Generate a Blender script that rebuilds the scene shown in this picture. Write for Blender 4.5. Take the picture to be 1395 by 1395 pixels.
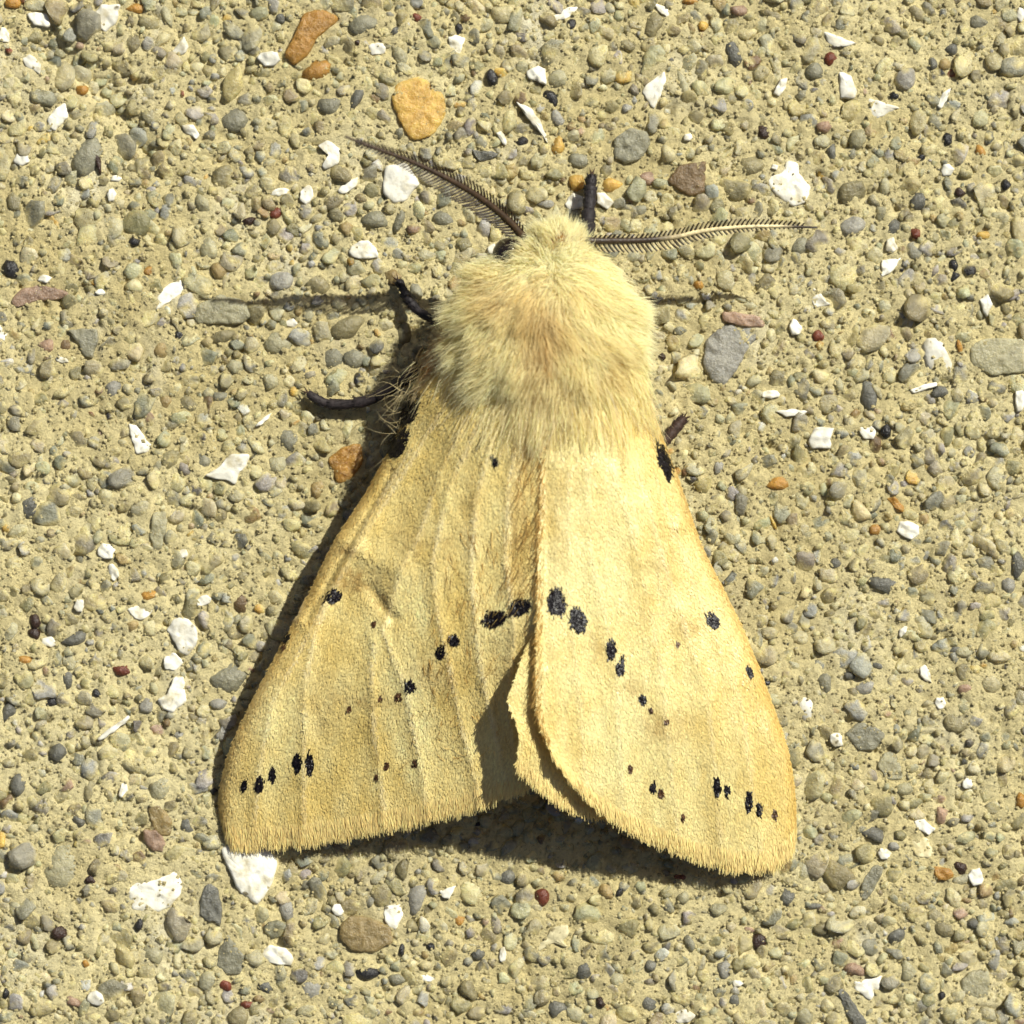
import bpy, math, random
import numpy as np
from mathutils import Vector
rng = np.random.default_rng(7); random.seed(7)
for o in list(bpy.data.objects): bpy.data.objects.remove(o)
C = bpy.context.scene.collection

# ---------------------------------------------------------------- camera, sky, sun, exposure
MM = 0.001                       # the script works in millimetres and writes metres
H = 150.0                        # camera height above the pavement (mm)
FRAME = 37.7                     # width of pavement in view (mm)
PX = FRAME / 1395.0              # mm per photo pixel at z = 0
sc = bpy.context.scene
cam_d = bpy.data.cameras.new('camera'); cam = bpy.data.objects.new('camera', cam_d); C.objects.link(cam)
cam.location = (0, 0, H*MM); cam_d.sensor_width = 36; cam_d.lens = 36*H/FRAME
cam_d.clip_start = 0.005; cam_d.clip_end = 20
cam_d.dof.use_dof = True; cam_d.dof.focus_distance = (H-1.2)*MM; cam_d.dof.aperture_fstop = 62
sc.camera = cam
EL = math.radians(45); S = Vector((0.70*math.cos(EL), 0.714*math.cos(EL), math.sin(EL))).normalized()
w = bpy.data.worlds.new('World'); sc.world = w; w.use_nodes = True
nt = w.node_tree; bg = nt.nodes['Background']; sky = nt.nodes.new('ShaderNodeTexSky')
sky.sky_type = 'NISHITA'; sky.sun_disc = False; sky.air_density = 0.7; sky.dust_density = 3.0; sky.ozone_density = 0.4; sky.sun_elevation = EL; sky.sun_rotation = math.atan2(S.x, S.y)
nt.links.new(sky.outputs[0], bg.inputs[0]); bg.inputs[1].default_value = 0.05
sd = bpy.data.lights.new('sun', 'SUN'); sd.energy = 5.0; sd.angle = math.radians(0.5); sd.color = (1, 0.985, 0.885)
so = bpy.data.objects.new('sun', sd); C.objects.link(so); so.location = S*0.3
so.rotation_euler = (-S).to_track_quat('-Z', 'Y').to_euler()
sc.view_settings.view_transform = 'Standard'; sc.view_settings.look = 'None'
sc.view_settings.exposure = 0.2; sc.view_settings.gamma = 1; sc.view_settings.use_curve_mapping = False

sc.cycles.max_bounces = 16; sc.cycles.diffuse_bounces = 10; sc.cycles.transmission_bounces = 10

# ---------------------------------------------------------------- helpers
def lin(c):
    c = np.asarray(c, float)/255.0
    return np.where(c <= 0.04045, c/12.92, ((c+0.055)/1.055)**2.4)
def P(px, py, z=0):              # photo pixel at a known height -> mm
    px, py, z = np.broadcast_arrays(np.asarray(px, float), np.asarray(py, float), np.asarray(z, float)); k = PX*(H-z)/H
    return np.stack([(px-697.5)*k, (697.5-py)*k, z], -1)
def norm(v): return v/np.maximum(np.linalg.norm(v, axis=-1, keepdims=True), 1e-9)
def mesh_obj(name, V, F, mat, parent=None, col=None, smooth=True, origin=None, kind=None):
    V = np.asarray(V, float); F = np.asarray(F, np.int32)
    if origin is None: origin = np.zeros(3)
    m = bpy.data.meshes.new(name); n = F.shape[1]
    m.vertices.add(len(V)); m.vertices.foreach_set('co', ((V-origin)*MM).astype(np.float32).ravel())
    m.loops.add(F.size); m.loops.foreach_set('vertex_index', F.ravel())
    m.polygons.add(len(F)); m.polygons.foreach_set('loop_start', np.arange(0, F.size, n, dtype=np.int32))
    if smooth: m.polygons.foreach_set('use_smooth', np.ones(len(F), bool))
    if col is not None:
        a = m.color_attributes.new('Col', 'FLOAT_COLOR', 'POINT')
        col = np.broadcast_to(np.asarray(col, float), (len(V), 3))
        a.data.foreach_set('color', np.concatenate([col, np.ones((len(V), 1))], 1).astype(np.float32).ravel())
    m.update(calc_edges=True); m.validate(); m.materials.append(mat)
    o = bpy.data.objects.new(name, m); C.objects.link(o); o.location = tuple(np.asarray(origin)*MM)
    if parent is not None:
        o.parent = parent
        o.location = Vector(tuple(np.asarray(origin)*MM)) - WLOC.get(parent.name, Vector((0, 0, 0)))
        WLOC[o.name] = Vector(tuple(np.asarray(origin)*MM))
    if kind: o['kind'] = kind
    return o
WLOC = {}
class Noise2:                    # smooth value noise on a lattice
    def __init__(s, seed): s.t = np.random.default_rng(seed).uniform(-1, 1, (256, 256))
    def __call__(s, x, y):
        x = np.asarray(x, float); y = np.asarray(y, float)
        xi = np.floor(x).astype(int); yi = np.floor(y).astype(int); fx = x-xi; fy = y-yi
        fx = fx*fx*(3-2*fx); fy = fy*fy*(3-2*fy); t = s.t
        a = t[xi & 255, yi & 255]; b = t[(xi+1) & 255, yi & 255]; c = t[xi & 255, (yi+1) & 255]; d = t[(xi+1) & 255, (yi+1) & 255]
        return (a*(1-fx)+b*fx)*(1-fy)+(c*(1-fx)+d*fx)*fy
    def fbm(s, x, y, o=4, g=0.5):
        r = 0; am = 1; f = 1; tot = 0
        for i in range(o): r = r+am*s(np.asarray(x)*f+17.3*i, np.asarray(y)*f+9.1*i); tot += am; am *= g; f *= 2.03
        return r/tot
N1, N2, N3 = Noise2(1), Noise2(2), Noise2(3)
def spline(pts, n):              # Catmull-Rom through pts, n samples evenly by length
    p = np.asarray(pts, float); q = np.vstack([2*p[0]-p[1], p, 2*p[-1]-p[-2]]); out = []
    for i in range(1, len(q)-2):
        t = np.linspace(0, 1, 24, endpoint=False)[:, None]; a, b, c, d = q[i-1], q[i], q[i+1], q[i+2]
        out.append(0.5*((2*b)+(c-a)*t+(2*a-5*b+4*c-d)*t**2+(3*b-a-3*c+d)*t**3))
    out = np.vstack(out+[p[-1:]]); L = np.r_[0, np.cumsum(np.linalg.norm(np.diff(out[:, :2], axis=0), axis=1))]
    s = np.linspace(0, L[-1], n); return np.stack([np.interp(s, L, out[:, k]) for k in range(out.shape[1])], 1)

# ---------------------------------------------------------------- materials
def new_mat(name):
    m = bpy.data.materials.new(name); m.use_nodes = True; return m, m.node_tree, m.node_tree.nodes['Principled BSDF']
def nd(t, kind, **kw):
    n = t.nodes.new(kind)
    for k, v in kw.items():
        if k in n.inputs: n.inputs[k].default_value = v
        else: setattr(n, k, v)
    return n
def ramp(t, fac, stops):
    r = t.nodes.new('ShaderNodeValToRGB'); e = r.color_ramp.elements
    while len(e) < len(stops): e.new(0.5)
    for x, (p, c) in zip(e, stops): x.position = p; x.color = (*c, 1)
    t.links.new(fac, r.inputs[0]); return r.outputs[0]
def mul(t, a, b, f=1.0, mode='MULTIPLY'):
    n = t.nodes.new('ShaderNodeMix'); n.data_type = 'RGBA'; n.blend_type = mode; n.inputs[0].default_value = f
    t.links.new(a, n.inputs[6]); t.links.new(b, n.inputs[7]); return n.outputs[2]
def pos(t): return t.nodes.new('ShaderNodeNewGeometry').outputs['Position']
def noise(t, scale, detail=3, rough=0.6):
    n = nd(t, 'ShaderNodeTexNoise', Scale=scale, Detail=detail, Roughness=rough); t.links.new(pos(t), n.inputs['Vector']); return n.outputs[0]
def attr(t):
    a = t.nodes.new('ShaderNodeAttribute'); a.attribute_name = 'Col'; return a.outputs['Color']
def bump(t, p, h, dist, strength=1.0):
    b = nd(t, 'ShaderNodeBump', Strength=strength, Distance=dist); t.links.new(h, b.inputs['Height']); t.links.new(b.outputs[0], p.inputs['Normal'])

def paste_mat():
    m, t, p = new_mat('cement_paste')
    fine = ramp(t, noise(t, 9000, 4, 0.7), [(0.28, (0.5, 0.48, 0.42)), (0.45, (0.95,)*3), (0.75, (1.14, 1.13, 1.08))])
    big = ramp(t, noise(t, 380, 3), [(0.3, (0.86, 0.86, 0.88)), (0.7, (1.03, 1.02, 1.0))])
    t.links.new(mul(t, mul(t, attr(t), fine), big), p.inputs['Base Color'])
    p.inputs['Roughness'].default_value = 0.85; p.inputs['Specular IOR Level'].default_value = 0.25
    bump(t, p, noise(t, 6500, 6, 0.8), 0.00019, 0.9); return m
def stone_mat():
    m, t, p = new_mat('mineral_grain')
    mot = ramp(t, noise(t, 2600, 4, 0.65), [(0.28, (0.84, 0.84, 0.84)), (0.52, (1.26, 1.26, 1.25)), (0.8, (1.62, 1.6, 1.52))])
    t.links.new(mul(t, attr(t), mot), p.inputs['Base Color'])
    r = nd(t, 'ShaderNodeMapRange'); t.links.new(noise(t, 1100, 2), r.inputs[0]); r.inputs[3].default_value = 0.04; r.inputs[4].default_value = 0.5
    t.links.new(r.outputs[0], p.inputs['Roughness'])
    p.inputs['Transmission Weight'].default_value = 0.42; p.inputs['IOR'].default_value = 1.46; p.inputs['Subsurface Weight'].default_value = 0.5; p.inputs['Subsurface Radius'].default_value = (1, 0.9, 0.7); p.inputs['Subsurface Scale'].default_value = 0.0003
    bump(t, p, noise(t, 4000, 5, 0.65), 0.00014, 0.8); return m
def shell_mat():
    m, t, p = new_mat('white_shell')
    mot = ramp(t, noise(t, 1700, 4, 0.6), [(0.3, (0.66, 0.61, 0.48)), (0.5, (1, 1, 1))])
    pit = ramp(t, noise(t, 2300, 2, 0.4), [(0.24, (0.28, 0.25, 0.18)), (0.29, (1, 1, 1))])
    t.links.new(mul(t, mul(t, attr(t), mot), pit), p.inputs['Base Color'])
    p.inputs['Roughness'].default_value = 0.5; bump(t, p, noise(t, 3500, 4, 0.6), 0.00006, 0.6); return m
def fibre_mat(name, transl, rough=0.5, spec=0.3):
    m, t, p = new_mat(name); a = attr(t); t.links.new(a, p.inputs['Base Color'])
    p.inputs['Roughness'].default_value = rough; p.inputs['Specular IOR Level'].default_value = spec
    tr = t.nodes.new('ShaderNodeBsdfTranslucent'); t.links.new(a, tr.inputs[0])
    mx = t.nodes.new('ShaderNodeMixShader'); mx.inputs[0].default_value = transl
    t.links.new(p.outputs[0], mx.inputs[1]); t.links.new(tr.outputs[0], mx.inputs[2])
    t.links.new(mx.outputs[0], t.nodes['Material Output'].inputs[0]); return m
def dark_mat(name, rough, spec=0.5):
    m, t, p = new_mat(name)
    mot = ramp(t, noise(t, 6000, 3), [(0.3, (0.6, 0.6, 0.6)), (0.7, (1.4, 1.35, 1.3))])
    t.links.new(mul(t, attr(t), mot), p.inputs['Base Color']); p.inputs['Roughness'].default_value = rough
    p.inputs['Specular IOR Level'].default_value = spec; bump(t, p, noise(t, 9000, 3), 0.00004, 0.6); return m
M_paste, M_stone, M_shell = paste_mat(), stone_mat(), shell_mat()
M_fur, M_scale, M_wing = fibre_mat('fur', 0.5, 0.6, 0.2), fibre_mat('wing_scale', 0.2, 0.4, 0.55), fibre_mat('wing_membrane', 0.15, 0.6)
M_black, M_leg, M_eye = dark_mat('black_scale', 0.36, 0.28), dark_mat('leg_cuticle', 0.6, 0.3), dark_mat('eye_cornea', 0.12, 0.8)
M_ant = dark_mat('antenna_cuticle', 0.45)

# ---------------------------------------------------------------- pavement (mm)
def paste_h(x, y):
    lvl = N1.fbm(x*0.16+5, y*0.16+3, 3)
    wx, wy = np.asarray(x)/PX+697.5, 697.5-np.asarray(y)/PX; g_ = np.full(np.shape(x), 1e9)
    for (ax, ay), (bx, by) in (((60, 60), (110, 95)), ((110, 95), (150, 130)), ((150, 130), (195, 205))):     # a worn groove
        t = np.clip(((wx-ax)*(bx-ax)+(wy-ay)*(by-ay))/((bx-ax)**2+(by-ay)**2), 0, 1); g_ = np.minimum(g_, np.hypot(wx-ax-t*(bx-ax), wy-ay-t*(by-ay)))
    pit = 0.5*np.exp(-(g_/20)**2)+np.clip(N2.fbm(x*1.7+31, y*1.7+8, 3)-0.38, 0, 0.3)
    return -0.7*pit + 0.14*lvl + 0.10*N2.fbm(x*0.9, y*0.9, 3) + 0.17*N3.fbm(x*2.6, y*2.6, 4, 0.7)
fine = np.arange(-27.5, 27.51, 0.105)
outer = 27.5+np.cumsum(np.geomspace(0.15, 60, 26)); gx = np.r_[-outer[::-1], fine, outer]
X, Y = np.meshgrid(gx, gx, indexing='ij'); Z = paste_h(X, Y)
n = len(gx); idx = np.arange(n*n).reshape(n, n)
F = np.stack([idx[:-1, :-1], idx[1:, :-1], idx[1:, 1:], idx[:-1, 1:]], -1).reshape(-1, 4)
pc = lin((238, 225, 173)); pc2 = lin((211, 195, 140)); k = np.clip(0.55+0.75*N2.fbm(X*0.30+40, Y*0.30, 4), 0, 1)[..., None]
colr = pc*(k)+pc2*(1-k)
def pxof(x, y): return x/PX+697.5, 697.5-y/PX
qx, qy = pxof(X, Y)
for cx, cy, rx, ry, s in [(rng.uniform(-250, 1650), rng.uniform(-250, 1650), rng.uniform(18, 60), rng.uniform(18, 60), rng.uniform(.25, .6)) for _ in range(60)]+[(728, 45, 24, 55, .8), (215, 20, 8, 45, .5), (240, 408, 30, 14, .4), (465, 480, 34, 22, .35), (1075, 245, 40, 40, .35), (242, 930, 22, 40, .4), (548, 250, 40, 38, .35), (1340, 1345, 30, 30, .35)]:   # chalky lime deposits
    g = s*np.exp(-((qx-cx)/rx)**2-((qy-cy)/ry)**2)[..., None]*(0.7+0.6*N1.fbm(qx/14, qy/14, 2)[..., None]); g = np.clip(g, 0, 1)
    colr = colr*(1-g)+lin((238, 234, 212))*g
pav = mesh_obj('pavement', np.stack([X, Y, Z], -1).reshape(-1, 3), F, M_paste, col=colr.reshape(-1, 3), kind='structure')
pav['label'] = 'sandy concrete pavement with exposed grains and shell bits'

def ico(sub):
    import bmesh
    bm = bmesh.new(); bmesh.ops.create_icosphere(bm, subdivisions=sub, radius=1)
    bm.verts.ensure_lookup_table(); V = np.array([v.co[:] for v in bm.verts]); F = np.array([[v.index for v in f.verts] for f in bm.faces]); bm.free()
    keep = (V[F][:, :, 2].max(1) > -0.3); F = F[keep]; u = np.unique(F); mp = -np.ones(len(V), int); mp[u] = np.arange(len(u))
    return V[u], mp[F]
ICO = {k: ico(k) for k in (1, 2, 3)}
def pebbles(V0, n, cuts=7, lo=0.62, hi=0.97, rr=rng):
    V = np.repeat(V0[None], n, 0)                      # n rounded, faceted stones of unit size
    for c in range(cuts):
        nrm = norm(rr.normal(size=(n, 3))*np.array([1, 1, 0.7])); d = rr.uniform(lo, hi, (n, 1))
        e = np.einsum('nvk,nk->nv', V, nrm)-d; V = V-0.95*np.maximum(e, 0)[..., None]*nrm[:, None]
    return V
PAL = {'o': (156, 147, 112), 'q': (188, 182, 148), 'g': (152, 149, 128), 's': (118, 117, 108), 'd': (52, 51, 52), 'w': (234, 230, 214), 'c': (216, 205, 162),
       'y': (222, 182, 100), 'a': (192, 146, 74), 'b': (134, 112, 82), 'r': (126, 70, 52), 'p': (176, 148, 126), 'l': (172, 169, 158), 't': (176, 155, 108), 'k': (70, 52, 44)}
POLY = [  # outlines of the larger pieces (photo pixels), colour key
 ('w', [(129,18),(138,6),(164,6),(158,30),(143,45),(130,36)]), ('w', [(64,160),(78,146),(94,137),(92,160),(74,179),(66,172)]),
 ('w', [(30,80),(40,73),(57,87),(55,101),(36,92)]), ('w', [(234,70),(250,49),(257,64),(248,76)]), ('w', [(247,170),(262,169),(272,183),(268,190),(250,180)]),
 ('a', [(413,18),(440,12),(465,25),(432,52),(420,75),(400,90),(386,75),(400,50),(408,30)]),
 ('y', [(538,115),(570,103),(605,125),(608,155),(590,185),(560,192),(545,165),(533,138)]),
 ('w', [(525,225),(555,222),(572,250),(550,275),(535,278),(520,262)]), ('w', [(432,200),(446,190),(464,202),(462,222),(444,232),(437,226),(448,214),(446,205)]),
 ('w', [(460,258),(476,246),(488,240),(487,252),(472,264),(462,264)]), ('w', [(474,341),(486,330),(502,327),(514,340),(516,350),(498,354),(480,351)]),
 ('w', [(610,50),(622,48),(634,52),(628,70),(620,78),(612,66)]), ('w', [(702,138),(722,146),(738,168),(748,196),(733,178),(716,158)]), ('s', [(642,204),(668,206),(680,209),(668,218),(652,220)]),
 ('w', [(906,97),(907,115),(890,150),(885,142),(873,125),(885,112)]), ('w', [(716,98),(732,90),(744,94),(745,116),(732,112),(720,108)]),
 ('g', [(836,190),(858,174),(882,180),(886,196),(872,218),(852,224),(836,214)]), ('b', [(962,218),(960,262),(940,268),(908,248),(925,225)]),
 ('w', [(768,278),(780,262),(796,270),(794,284),(774,287)]), ('w', [(812,262),(824,262),(836,276),(828,286),(814,278)]),
 ('w', [(752,22),(772,10),(788,9),(784,20),(768,26),(755,30)]), ('w', [(890,4),(906,8),(916,20),(908,24),(896,14)]),
 ('w', [(1045,240),(1066,236),(1072,217),(1087,221),(1090,238),(1105,255),(1099,275),(1082,282),(1062,270),(1048,258)]),
 ('w', [(1143,97),(1158,103),(1169,125),(1162,136),(1144,134)]), ('w', [(1182,133),(1200,138),(1226,146),(1205,158),(1182,166)]),
 ('w', [(1120,42),(1140,50),(1168,60),(1140,66),(1128,60)]), ('w', [(1053,128),(1062,108),(1073,106),(1070,122),(1060,133)]), ('w', [(1275,145),(1284,126),(1297,118),(1290,136),(1281,150)]),
 ('q', [(264,430),(270,414),(300,401),(332,408),(343,430),(330,442),(268,441)]), ('g', [(92,450),(112,448),(134,448),(136,462),(126,490),(114,486),(106,468)]),
 ('w', [(175,576),(188,580),(200,600),(208,606),(203,616),(186,619),(180,600)]), ('w', [(279,648),(298,637),(314,619),(341,618),(336,634),(326,644),(322,660),(306,654),(288,652)]),
 ('p', [(14,412),(26,395),(50,388),(84,394),(98,400),(80,408),(50,410),(24,420)]), ('w', [(214,406),(224,390),(248,380),(256,392),(244,402),(226,414),(212,424)]),
 ('l', [(960,465),(985,440),(1020,440),(1038,455),(1015,480),(1008,500),(985,528),(972,522),(958,500)]), ('p', [(984,424),(1010,426),(1040,432),(1042,446),(1012,444),(984,438)]),
 ('w', [(1110,582),(1138,582),(1131,597),(1133,612),(1105,612),(1100,603)]), ('w', [(1056,560),(1080,557),(1100,560),(1094,566),(1070,568)]),
 ('w', [(1107,392),(1118,398),(1125,411),(1132,414),(1112,420),(1106,412)]), ('w', [(1201,354),(1230,350),(1216,370),(1200,379)]), ('w', [(1334,408),(1346,400),(1352,414),(1344,432),(1338,422)]),
 ('q', [(1322,470),(1345,460),(1395,462),(1400,506),(1350,512),(1322,496)]), ('w', [(1239,531),(1258,524),(1276,520),(1277,526),(1258,532),(1242,536)]),
 ('q', [(208,698),(226,696),(229,712),(222,748),(210,752),(204,730)]), ('w', [(226,858),(236,843),(252,840),(268,856),(270,876),(256,894),(244,890),(238,874)]),
 ('w', [(222,896),(238,889),(250,902),(240,914),(224,912)]), ('w', [(236,922),(250,920),(254,955),(234,972),(222,966),(214,952),(228,946)]), ('w', [(132,1006),(152,990),(176,974),(178,978),(158,996),(136,1010)]),
 ('w', [(172,830),(192,824),(212,824),(204,840),(192,846),(182,840)]), ('w', [(300,1155),(320,1148),(365,1156),(379,1175),(370,1205),(352,1234),(345,1230),(325,1215),(312,1185)]),
 ('w', [(171,1210),(185,1200),(215,1198),(240,1185),(250,1205),(245,1220),(230,1237),(215,1243),(180,1240)]),
 ('s', [(281,1199),(298,1212),(303,1240),(300,1264),(292,1254),(283,1258),(271,1244),(274,1218)]), ('g', [(310,1272),(322,1286),(334,1302),(328,1326),(312,1330),(295,1318),(296,1298)]),
 ('t', [(200,1098),(220,1097),(236,1118),(232,1138),(216,1141),(208,1124)]), ('w', [(523,1235),(545,1230),(550,1245),(540,1268),(530,1264),(523,1250)]),
 ('w', [(352,1300),(366,1287),(388,1290),(402,1306),(396,1316),(368,1312)]), ('t', [(462,1262),(478,1246),(504,1250),(532,1262),(536,1284),(510,1298),(482,1296),(464,1282)]),
 ('w', [(598,1214),(614,1208),(622,1206),(612,1225),(602,1222)]), ('c', [(725,1292),(744,1278),(752,1262),(774,1258),(776,1270),(766,1282),(776,1290),(762,1288),(752,1284),(732,1298)]),
 ('w', [(1163,1338),(1203,1329),(1196,1350),(1186,1364),(1165,1350)]), ('c', [(1240,1150),(1248,1138),(1264,1142),(1273,1162),(1264,1170),(1246,1166)]), ('w', [(1244,1118),(1258,1116),(1274,1130),(1266,1138),(1248,1128)]),
 ('a', [(1272,1180),(1296,1184),(1300,1194),(1288,1201),(1274,1196)]), ('q', [(1308,1335),(1325,1322),(1346,1318),(1350,1340),(1345,1362),(1330,1365),(1312,1352)]),
 ('q', [(1194,1040),(1205,1026),(1222,1022),(1228,1044),(1230,1062),(1206,1062)]), ('g', [(1150,1000),(1168,984),(1190,986),(1208,1000),(1192,1022),(1168,1022)]), ('s', [(1140,1348),(1150,1346),(1164,1368),(1182,1394),(1164,1400),(1150,1378)]),
 ('g', [(1170,1222),(1176,1198),(1190,1178),(1204,1180),(1200,1196),(1188,1216),(1178,1228)]), ('a', [(1208,678),(1218,676),(1232,690),(1230,698),(1218,692)]), ('a', [(446,625),(468,608),(492,604),(495,630),(478,654),(460,660)]),
 ('w', [(1052,224),(1060,226),(1058,232),(1050,230)]), ('p', [(196,1130),(212,1130),(226,1146),(222,1160),(206,1158),(196,1146)])]
ELL = """w 55 26 17 10 20;w 5 48 8 12 0;c 219 54 15 9 -35;a 185 12 16 8 0;q 226 22 9 20 -15;c 267 92 11 11 0;c 303 97 9 9 0;g 318 163 20 17 0;g 120 215 24 33 20;k 133 220 5 19 -15
w 152 265 6 10 0;w 158 243 9 5 0;q 277 277 11 16 0;a 110 122 10 8 0;w 30 218 11 9 0;d 183 330 8 8 0;q 285 340 13 18 0;k 338 302 11 6 -20;a 18 4 12 8 0;a 430 97 24 15 -20;g 495 35 25 15 0;g 450 145 19 14 0
w 418 265 10 12 0;w 380 262 14 5 -10;w 366 80 15 11 0;w 514 67 14 10 0;q 545 77 10 17 0;d 625 40 6 8 0;d 668 105 9 13 -20;w 684 187 5 13 -30;s 485 135 8 18 30;s 383 25 7 7 0;s 538 42 7 6 0;r 568 25 9 9 0;k 487 58 4 4 0
g 510 300 22 14 0;g 543 300 9 18 20;g 605 300 20 17 0;w 672 340 9 8 0;r 375 290 10 8 0;d 778 33 6 8 20;s 1000 73 15 22 -20;d 750 135 11 13 -30;q 762 105 16 18 0;q 930 115 9 22 -12;l 760 160 9 13 -20
l 853 146 10 9 0;c 910 210 13 14 0;p 882 243 19 11 0;y 787 248 12 14 0;y 837 252 17 11 0;y 958 36 8 7 30;w 937 187 6 6 0;d 712 193 9 7 0;y 759 198 11 14 0;g 788 218 15 11 0;l 742 277 12 7 0;g 873 285 12 9 20
o 1023 225 20 17 0;k 1040 180 10 10 0;a 940 2 11 5 0;o 890 35 15 18 0;g 1110 98 13 13 0;r 1133 80 10 11 0;o 1160 260 20 23 0;q 1170 190 15 14 0;q 1118 193 12 11 0;s 1133 208 10 13 25;l 1161 310 20 14 -20
r 1247 317 8 9 0;s 1252 274 13 12 0;d 1291 190 8 10 0;a 1335 207 10 11 0;d 1255 215 6 6 0;d 1371 252 7 8 0;k 1308 262 8 7 0;s 1270 88 7 9 0;t 1287 88 9 8 0;d 1218 130 7 6 0;q 1205 256 7 14 0;q 1200 290 8 13 10
p 1124 173 12 8 0;s 1295 67 11 9 0;w 1390 20 6 10 0;y 1340 320 10 7 0;w 1214 335 9 11 0;g 1090 335 17 13 0;s 1215 310 14 14 0;w 1290 231 9 9 0;d 17 366 15 14 20;o 302 457 23 12 0;c 182 390 14 13 0;w 3 452 8 13 0
d 243 457 9 7 0;t 220 475 14 13 0;p 62 470 14 10 0;b 90 473 10 12 0;l 155 527 12 17 0;o 256 552 14 15 0;g 275 627 12 12 0;g 300 540 12 9 0;w 85 490 9 5 20;t 297 370 11 12 0;a 203 370 7 7 0;w 137 398 7 5 0
w 61 380 9 6 0;s 40 690 15 19 0;c 22 678 9 7 0;q 320 500 12 12 0;t 228 547 12 12 0;l 385 383 19 13 0;o 432 388 18 17 0;c 461 414 12 12 0;o 475 447 25 15 -20;g 452 485 18 18 0;g 482 486 15 16 0;q 378 467 22 19 0
o 548 458 12 21 20;w 397 440 9 7 0;g 566 398 12 13 0;g 392 600 19 17 0;q 378 632 15 15 0;w 360 572 15 3 -40;t 433 665 9 15 0;q 420 427 9 13 -10;q 370 520 14 12 0;t 535 378 14 12 0;l 895 407 9 11 0;a 953 387 8 7 0
c 1050 457 8 10 0;w 1083 446 9 12 0;r 1115 458 8 8 0;w 1050 537 14 6 0;q 1143 525 7 14 -20;l 978 636 8 14 20;a 1060 657 20 10 0;k 902 486 5 6 0;q 914 525 8 11 -30;c 918 562 8 8 0;d 1298 362 7 8 0;d 1300 377 9 8 0
w 1277 485 22 30 -12;s 1182 540 16 28 -25;c 1195 533 6 13 -35;d 1207 587 8 10 0;w 1181 590 12 10 0;w 1390 545 8 18 0;a 1308 475 4 12 -15;s 1280 535 12 9 0;w 1237 722 16 13 20;a 1192 722 10 8 0;w 1100 965 18 21 0
s 1205 798 25 13 10;w 1261 918 7 13 -20;q 1312 888 13 8 0;s 1300 884 8 6 0;c 1050 738 8 12 0;y 1053 712 3 11 -25;w 1139 1007 9 12 -25;s 1137 768 9 8 0;c 1089 870 13 11 0;o 1300 985 24 16 0;g 1123 930 12 14 0
l 1178 935 15 12 -20;s 1157 920 10 8 0;s 1195 907 8 6 0;w 1230 860 5 9 30;c 1350 930 17 14 0;p 1315 940 11 8 0;s 1387 770 9 19 0;l 1373 795 11 14 0;w 1280 958 8 9 0;w 145 752 12 11 0;w 155 780 7 12 -20;w 250 755 7 7 0
w 278 818 11 7 -15;a 202 812 14 9 0;g 308 925 32 21 -15;k 47 847 10 10 0;k 46 864 9 9 0;q 17 858 12 22 35;d 70 957 13 10 0;s 77 1027 15 15 0;d 131 945 6 7 0;r 166 913 13 9 20;a 33 898 12 9 0;s 90 925 12 16 15
s 10 970 11 17 0;l 245 1000 16 15 30;b 330 820 14 16 0;o 330 785 12 12 0;l 200 962 10 12 0;w 68 875 12 8 0;s 100 870 18 10 -20;l 298 960 12 9 0;g 110 760 10 11 0;c 205 855 12 11 0;t 180 853 10 9 0;w 108 825 8 10 0
q 88 1185 32 36 30;s 27 1070 13 17 0;q 220 1075 22 20 0;w 168 1075 6 12 15;o 120 1080 11 24 10;d 190 1260 7 10 25;k 80 1272 12 10 20;w 132 1360 12 10 15;p 100 1365 14 8 15;c 242 1308 8 13 0;q 210 1300 19 16 0
k 123 1199 7 7 0;s 255 1125 11 12 0;s 108 1120 8 10 -40;q 45 1128 10 8 0;r 338 1368 10 7 0;o 325 1385 15 15 0;r 305 1343 11 8 20;a 117 1313 5 6 0;d 8 1353 5 8 0;l 567 1225 14 22 15;d 500 1328 18 11 -5;l 425 1350 17 19 20
d 586 1290 6 6 0;l 390 1242 12 17 -15;w 685 1300 5 11 0;w 460 1240 8 8 0;s 360 1345 13 12 -20;c 440 1280 9 14 25;o 550 1185 10 16 15;a 625 1255 14 9 0;s 650 1300 10 8 0;o 560 1262 11 10 0;d 547 1295 5 10 0;g 540 1335 12 9 0
s 690 1195 12 12 0;w 580 1333 14 5 0;o 640 1350 13 18 -35;r 737 1223 11 14 15;t 829 1213 12 13 0;d 844 1216 5 7 30;r 928 1195 10 5 0;s 795 1320 14 15 0;s 882 1363 15 17 0;q 840 1335 11 11 0;k 818 1365 8 8 0;k 1033 1283 12 11 0
s 757 1375 18 14 0;s 887 1315 8 9 0;l 985 1320 11 14 0;q 930 1222 9 10 0;q 978 1240 14 10 0;g 940 1284 8 12 -15;w 1005 1340 8 5 0;s 1000 1363 9 8 0;w 930 1385 16 10 0;s 1192 1138 20 13 15;l 1218 1152 9 6 0;k 1308 1183 10 10 0
w 1330 1195 10 13 0;w 1205 1163 11 8 0;o 1185 1265 14 14 0;g 1185 1290 15 12 0;s 1220 1275 14 10 -30;o 1286 1268 18 13 20;s 1325 1258 9 9 0;p 1165 1322 16 11 15;s 1075 1222 16 17 0;p 1283 1110 10 13 -10;s 1110 1235 11 5 0
q 1237 1325 13 18 0;d 1283 1357 5 6 0;w 1318 1068 7 8 0;q 1232 1075 12 9 0;a 1390 1090 8 12 0;q 1097 1385 13 18 -15;t 1080 1335 10 12 0;o 1120 1265 12 12 0;d 1044 930 6 5 10;p 1005 15 12 9 0;g 1333 30 13 11 0;o 855 60 14 11 0"""
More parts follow.
